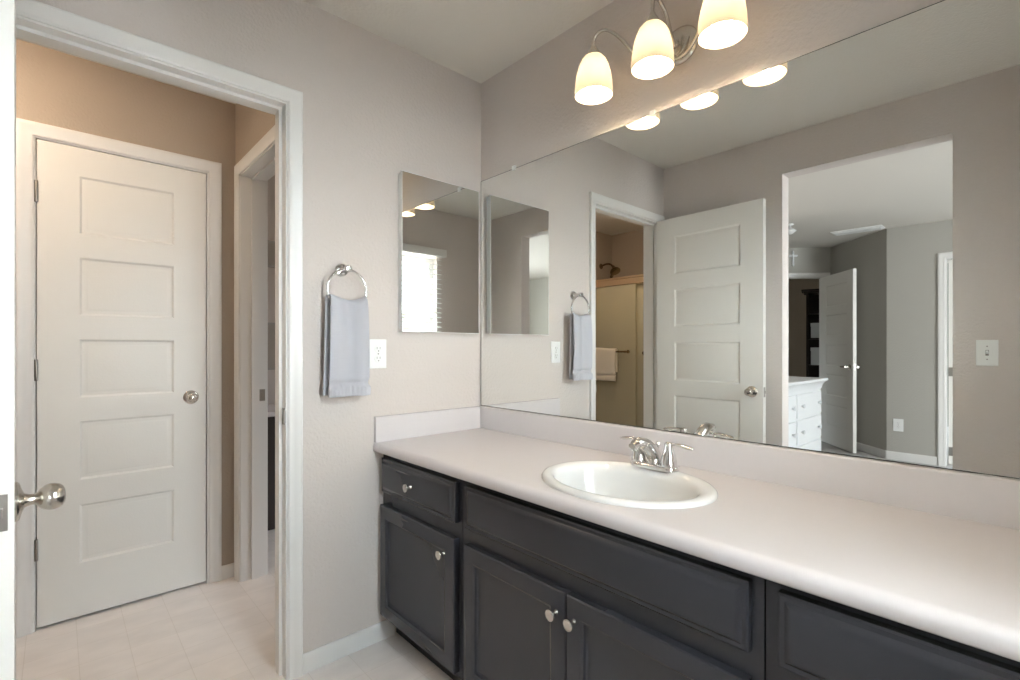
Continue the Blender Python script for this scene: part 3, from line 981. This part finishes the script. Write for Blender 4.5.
mb = MB().box((WX0 - 0.02, YD - 0.10, WZ0 - 0.02), (WX1 + 0.02, YD + 0.016, WZ0))
obj('sill', mb, 'trim', w1, bevel=0.003)
r = thing('window_blind', 'white slatted blind reflected in the medicine cabinet mirror', 'blind', ((WX0 + WX1) / 2, YD, WZ0))
BX0, BX1 = WX0 - 0.018, WX1 + 0.018
YBL = YD + 0.034
mb = MB().rings([[Vector((x, YD + t, 2.008 + z)) for t, z in [(0.001, 0), (0.068, 0), (0.070, 0.006), (0.070, 0.055), (0.066, 0.066), (0.001, 0.066)]] for x in (BX0 - 0.045, BX1 + 0.045)])
obj('valance', mb, 'trim', r, smooth=0)
z = 1.975
tilt = R(14)
while z > WZ0 + 0.05:
    ns = 6
    row = []
    for th in (0.0014, -0.0014):
        pr = []
        for k in range(ns + 1):
            q = -1 + 2 * k / ns
            a = q * 0.025
            cr = 0.003 * (1 - q * q)
            pr.append((a * math.cos(tilt) - (cr + th) * math.sin(tilt), a * math.sin(tilt) + (cr + th) * math.cos(tilt)))
        row.append(pr)
    ring = row[0] + row[1][::-1]
    # inner edge lower than the outer edge
    mb = MB().rings([[Vector((x, YBL + a * -1, z + b)) for a, b in ring] for x in (BX0, BX1)])
    obj('slat', mb, 'slat', r, smooth=30)
    z -= 0.0435
mb = MB().box((BX0, YBL - 0.024, z + 0.012), (BX1, YBL + 0.024, z + 0.030))
obj('bottom_rail', mb, 'trim', r, bevel=0.002)
for x in (BX0 + 0.06, (BX0 + BX1) / 2, BX1 - 0.06):
    mb = MB()
    for yy in (YBL + 0.0255, YBL - 0.0255):
        mb.tube([(x, yy, z + 0.02), (x, yy, 2.008)], 0.0012, 6)
    obj('ladder_cord', mb, 'trim', r)

# ------------------------------------------------------------------ inner room: flush lamp, shower, side room
r = thing('ceiling_lamp', 'warm round flush lamp on the inner room ceiling', 'lamp', (-0.35, 2.35, HC))
obj('lamp_base', MB().lathe([(0.14, 0.0008), (0.14, 0.016), (0.13, 0.02)], (-0.35, 2.35, HC), (0, 0, -1), 36), 'nickel', r)
obj('glass_dome', MB().lathe([(0.125, 0.018), (0.122, 0.035), (0.105, 0.055), (0.07, 0.07), (0.03, 0.077), (0.004, 0.078)], (-0.35, 2.35, HC), (0, 0, -1), 36, cap0=False), 'flush', r, smooth=60)

GX = -0.95
# shower surround and tub
r = thing('shower_enclosure', 'beige shower with gold framed sliding glass doors, seen through the doorway in the mirror', 'shower', (-1.3, 2.6, 0))
mb = MB().box((XS + 0.004, YA2 + 0.024, 0.0), (XS + 0.02, YS - 0.024, 1.90)).box((XS + 0.02, YS - 0.04, 0.0), (GX, YS - 0.024, 1.90)).box((XS + 0.02, YA2 + 0.024, 0.0), (GX, YA2 + 0.04, 1.90))
obj('surround_panel', mb, 'surround', r, bevel=0.004)
mb = MB().box((XS + 0.02, YA2 + 0.04, 0), (GX + 0.02, YS - 0.04, 0.06)).box((GX - 0.05, YA2 + 0.024, 0.06), (GX + 0.04, YS - 0.024, 0.14))
obj('shower_base', mb, 'surround', r, bevel=0.01)
mb = MB().box((GX - 0.03, YA2 + 0.021, 1.768), (GX + 0.03, YS - 0.021, 1.835)).box((GX - 0.034, YA2 + 0.021, 1.822), (GX + 0.034, YS - 0.021, 1.842))
obj('top_rail', mb, 'gold', r, bevel=0.004)
mb = MB().box((GX - 0.03, YA2 + 0.021, 0.14), (GX + 0.03, YS - 0.021, 0.165))
obj('bottom_track', mb, 'gold', r, bevel=0.003)
for y in (YA2 + 0.022, YS - 0.052):
    obj('side_post', MB().box((GX - 0.02, y, 0.165), (GX + 0.02, y + 0.03, 1.768)), 'gold', r, bevel=0.003)
p1 = obj('glass_panel', MB().box((GX + 0.014, 2.54, 0.168), (GX + 0.020, YS - 0.054, 1.766)), 'shower_glass', r, smooth=0)
p2 = obj('glass_panel', MB().box((GX - 0.020, YA2 + 0.054, 0.168), (GX - 0.014, 2.64, 1.766)), 'shower_glass', r, smooth=0)
mb = MB().tube([(GX + 0.062, 2.60, 1.142), (GX + 0.062, 3.20, 1.142)], 0.008, 12)
for y in (2.62, 3.18):
    mb.lathe([(0.016, 0), (0.016, 0.006), (0.008, 0.010), (0.008, 0.046), (0.012, 0.050), (0.004, 0.054)], (GX + 0.0205, y, 1.142), (1, 0, 0), 16)
obj('towel_bar', mb, 'bronze', p1)
obj('pull_knob', MB().lathe([(0.012, 0), (0.008, 0.008), (0.016, 0.02), (0.016, 0.026), (0.006, 0.03)], (GX - 0.0135, 2.462, 1.13), (1, 0, 0), 20), 'bronze', p2)
mb = towel(0, 0, 1.160, 0.0, 0.866, 0.95, 0.34, 0.345, 0.0, 0.014, cols=20, seed=5, folds=0.002)
mb.xf(Matrix.Translation((GX + 0.062, 2.892, 0)) @ Matrix.Rotation(R(90), 4, 'Z'))
o = obj('bath_towel', mb, 'cream_towel', smooth=70)
sm = o.modifiers.new('thick', 'SOLIDIFY')
sm.thickness = 0.008
sm.offset = 0.0
tag(o, 'cream towel folded over the brass bar of the shower door, in the mirror', 'towel')
r = thing('handheld_shower', 'brass shower head above the glass door, seen in the mirror', 'shower head', (-1.42, YS, 2.07))
pts = spline([(-1.42, YS - 0.002, 2.07), (-1.42, YS - 0.07, 2.085), (-1.415, YS - 0.13, 2.075), (-1.41, YS - 0.165, 2.045)], 6)
mb = MB().tube(pts, 0.010, 12)
mb.lathe([(0.030, 0.001), (0.028, 0.006), (0.014, 0.012)], (-1.42, YS, 2.07), (0, -1, 0), 20)
obj('shower_arm', mb, 'bronze', r)
mb = MB().lathe([(0.014, -0.02), (0.018, 0.0), (0.030, 0.025), (0.052, 0.05), (0.055, 0.06), (0.048, 0.064), (0.003, 0.064)], (-1.41, YS - 0.175, 2.035), (0.30, -0.55, -0.75), 24)
obj('spray_face', mb, 'bronze', r)
mb = MB().tube(spline([(-1.412, YS - 0.17, 2.02), (-1.40, YS - 0.16, 1.95), (-1.395, YS - 0.13, 1.86), (-1.40, YS - 0.10, 1.78)], 6), [0.016] * 8 + [0.011] * 11, 12)
obj('hand_wand', mb, 'bronze', r)

# side room: what shows in the slit beyond the side doorway
r = thing('side_cabinet', 'dark low cabinet glimpsed through the slit of the side doorway', 'cabinet', (1.15, 3.55, 0))
obj('cabinet_body', MB().box((0.86, 3.35, 0.06), (1.6, 3.78, 0.74)).box((0.88, 3.39, 0), (1.58, 3.76, 0.06)), 'darkwood', r, bevel=0.003)
obj('cabinet_top', MB().box((0.85, 3.33, 0.74), (1.61, 3.79, 0.77)), 'counter', r, bevel=0.004)
for z0, z1, what in ((1.36, 1.02, 'lower'), (1.95, 1.76, 'upper')):
    r = thing('picture_frame', '%s grey framed picture glimpsed through the side doorway slit' % what, 'picture', (1.15, 3.8, z1))
    obj('frame', MB().box((0.9, 3.78, z1), (1.5, 3.799, z0)), 'satin', r, bevel=0.002)
    obj('print', MB().box((0.915, 3.777, z1 + 0.015), (1.485, 3.7795, z0 - 0.015)), 'picture', r)

# ------------------------------------------------------------------ bedroom things seen in the mirror
# dresser
DY0, DXR, DXL = 1.40, -2.262, -0.62
r = thing('dresser', 'white wide dresser with small round knobs in the reflected bedroom', 'dresser', ((DXR + DXL) / 2, 1.6, 0))
obj('body', MB().box((DXR, DY0 + 0.018, 0.07), (DXL, YA - 0.03, 0.83)).box((DXR + 0.02, DY0 + 0.04, 0.004), (DXL - 0.02, YA - 0.05, 0.07)), 'dresser', r, bevel=0.003)
prof = [(0.0, 0.805), (0.006, 0.805), (0.008, 0.83), (0.014, 0.842), (0.018, 0.852), (0.030, 0.868), (0.044, 0.876), (0.046, 0.880), (0.046, 0.896), (0.042, 0.90)]
rs = []
for e, z in prof:
    rs.append([Vector((DXR - e, DY0 + 0.016 - e, z)), Vector((DXL + e, DY0 + 0.016 - e, z)), Vector((DXL + e, YA - 0.028, z)), Vector((DXR - e, YA - 0.028, z))])
obj('cornice_top', MB().rings(rs), 'dresser', r, smooth=25)
cw = 0.64
for ci in range(2):
    xr = DXR + 0.045 + ci * (cw + 0.03)
    for z0, z1 in ((0.585, 0.785), (0.365, 0.565), (0.11, 0.345)):
        dd = [(0, 0), (0, 0.014), (0.004, 0.018), (0.02, 0.018)]
        rs = []
        for ins, d_ in dd:
            y = DY0 + 0.0178 - d_
            rs.append([Vector((xr + ins, y, z0 + ins)), Vector((xr + cw - ins, y, z0 + ins)), Vector((xr + cw - ins, y, z1 - ins)), Vector((xr + ins, y, z1 - ins))])
        dr = obj('drawer', MB().rings(rs), 'dresser', r, smooth=25)
        for xk in (xr + 0.10, xr + cw - 0.10):
            obj('drawer_knob', MB().lathe([(0.008, 0), (0.007, 0.008), (0.016, 0.016), (0.018, 0.022), (0.014, 0.028), (0.004, 0.03)], (xk, DY0, (z0 + z1) / 2), (0, -1, 0), 16), 'pewter', dr)

# cross above the hall doorway
cx, cy = K.x + 0.330, K.y + 0.330
mb = MB()


def cross_bar(pts, th=0.016):
    n = Vector((s2, -s2, 0))
    ux = Vector((s2, s2, 0))
    o = Vector((cx, cy, 0)) + n * 0.001
    fr = [o + ux * a + Vector((0, 0, z)) for a, z in pts]
    bk = [p + n * th for p in fr]
    k = len(pts)
    mb.add(fr + bk, [tuple(range(k)), tuple(range(2 * k - 1, k - 1, -1))] + [(i, (i + 1) % k, k + (i + 1) % k, k + i) for i in range(k)])


cross_bar([(-0.010, 2.215), (0.0, 2.20), (0.010, 2.215), (0.010, 2.325), (0.045, 2.322), (0.058, 2.335), (0.045, 2.348), (0.010, 2.345), (0.012, 2.385), (0.0, 2.40), (-0.012, 2.385), (-0.010, 2.345), (-0.045, 2.348), (-0.058, 2.335), (-0.045, 2.322), (-0.010, 2.325)])
o = obj('wall_cross', mb, 'dresser', smooth=0, bevel=0.002)
tag(o, 'small white cross on the wall above the hall doorway, in the mirror', 'cross')

# air vent on the bedroom ceiling
r = thing('ceiling_vent', 'long white air vent on the reflected bedroom ceiling', 'vent', (-3.33, 1.36, HC))
vx0, vx1, vy0, vy1 = -3.42, -3.24, 1.14, 1.59
mb = MB().rings([[Vector(p) for p in ((vx0 + e, vy0 + e, z), (vx1 - e, vy0 + e, z), (vx1 - e, vy1 - e, z), (vx0 + e, vy1 - e, z))] for e, z in ((0, HC - 0.0008), (0.0, HC - 0.008), (0.022, HC - 0.022), (0.026, HC - 0.020), (0.026, HC - 0.006))], True, False, True)
obj('vent_frame', mb, 'plate', r, smooth=20)
for i in range(5):
    xx = vx0 + 0.04 + i * 0.025
    obj('louver', MB().box((xx - 0.008, vy0 + 0.03, HC - 0.022), (xx + 0.008, vy1 - 0.03, HC - 0.019)), 'plate', r)

# small ceiling fitting near the jamb
r = thing('ceiling_fitting', 'small white glass ceiling fitting above the dresser, in the mirror', 'lamp', (-2.545, 1.77, HC))
obj('canopy', MB().lathe([(0.035, 0.0008), (0.033, 0.012), (0.012, 0.02), (0.010, 0.035)], (-2.545, 1.77, HC), (0, 0, -1), 24), 'plate', r)
obj('glass_cup', MB().lathe([(0.015, 0.034), (0.030, 0.045), (0.045, 0.062), (0.060, 0.068), (0.052, 0.078), (0.03, 0.096), (0.012, 0.105), (0.003, 0.106)], (-2.545, 1.77, HC), (0, 0, -1), 24), 'plate', r, smooth=50)

# lamp added out of view to brighten the dark hall
r = thing('ceiling_lamp', 'added unseen flush lamp that brightens the hall beyond the bedroom door', 'lamp', (-5.1, 2.75, HC))
obj('lamp_base', MB().lathe([(0.14, 0.0008), (0.14, 0.016), (0.13, 0.02)], (-5.1, 2.75, HC), (0, 0, -1), 36), 'nickel', r)
obj('glass_dome', MB().lathe([(0.125, 0.018), (0.122, 0.035), (0.105, 0.055), (0.07, 0.07), (0.03, 0.077), (0.004, 0.078)], (-5.1, 2.75, HC), (0, 0, -1), 36, cap0=False), 'addedlamp', r, smooth=60)

# dark bookcase in the hall
hx, hy = -5.42, 1.53
r = thing('bookcase', 'tall dark bookcase in the hall beyond the reflected bedroom door', 'bookcase', (hx, hy, 0))
bw, bd, bh = 0.9, 0.30, 1.98
Mx = Matrix.Translation((hx, hy, 0)) @ Matrix.Rotation(R(74), 4, 'Z')


def bc(name, boxes, mname='darkwood'):
    mb = MB()
    for a, b in boxes:
        mb.box(a, b)
    mb.xf(Mx)
    obj(name, mb, mname, r, bevel=0.002)


bc('side_panel', [((0, 0, 0), (0.025, bd, bh))])
bc('side_panel', [((bw - 0.025, 0, 0), (bw, bd, bh))])
bc('back_panel', [((0.025, bd - 0.012, 0), (bw - 0.025, bd, bh))])
for z in (0.06, 0.5, 0.9, 1.3, 1.68):
    bc('shelf', [((0.025, 0.01, z), (bw - 0.025, bd - 0.012, z + 0.022))])
bc('cornice', [((-0.03, -0.03, bh), (bw + 0.03, bd, bh + 0.03)), ((-0.06, -0.06, bh + 0.03), (bw + 0.06, bd, bh + 0.055))])

for z, h, lab in ((1.322, 0.22, 'white box on the upper shelf of the hall bookcase, in the mirror'), (0.922, 0.26, 'white box on the middle shelf of the hall bookcase, in the mirror')):
    mb = MB().box((0.62, 0.03, z + 0.0005), (0.84, 0.20, z + h * 0.8)).box((0.615, 0.025, z + h * 0.8), (0.845, 0.205, z + h))
    mb.xf(Mx)
    o = obj('storage_box', mb, 'dresser', bevel=0.003)
    tag(o, lab, 'box', 'boxes on the hall bookcase')

# unseen lamp, added to lighten the side room slit and its jamb
r = thing('ceiling_lamp', 'added unseen flush lamp that lightens the side room', 'lamp', (1.5, 2.9, HC))
obj('lamp_base', MB().lathe([(0.14, 0.0008), (0.14, 0.016), (0.13, 0.02)], (1.5, 2.9, HC), (0, 0, -1), 36), 'nickel', r)
obj('glass_dome', MB().lathe([(0.125, 0.018), (0.122, 0.035), (0.105, 0.055), (0.07, 0.07), (0.03, 0.077), (0.004, 0.078)], (1.5, 2.9, HC), (0, 0, -1), 36, cap0=False), 'addedlamp', r, smooth=60)
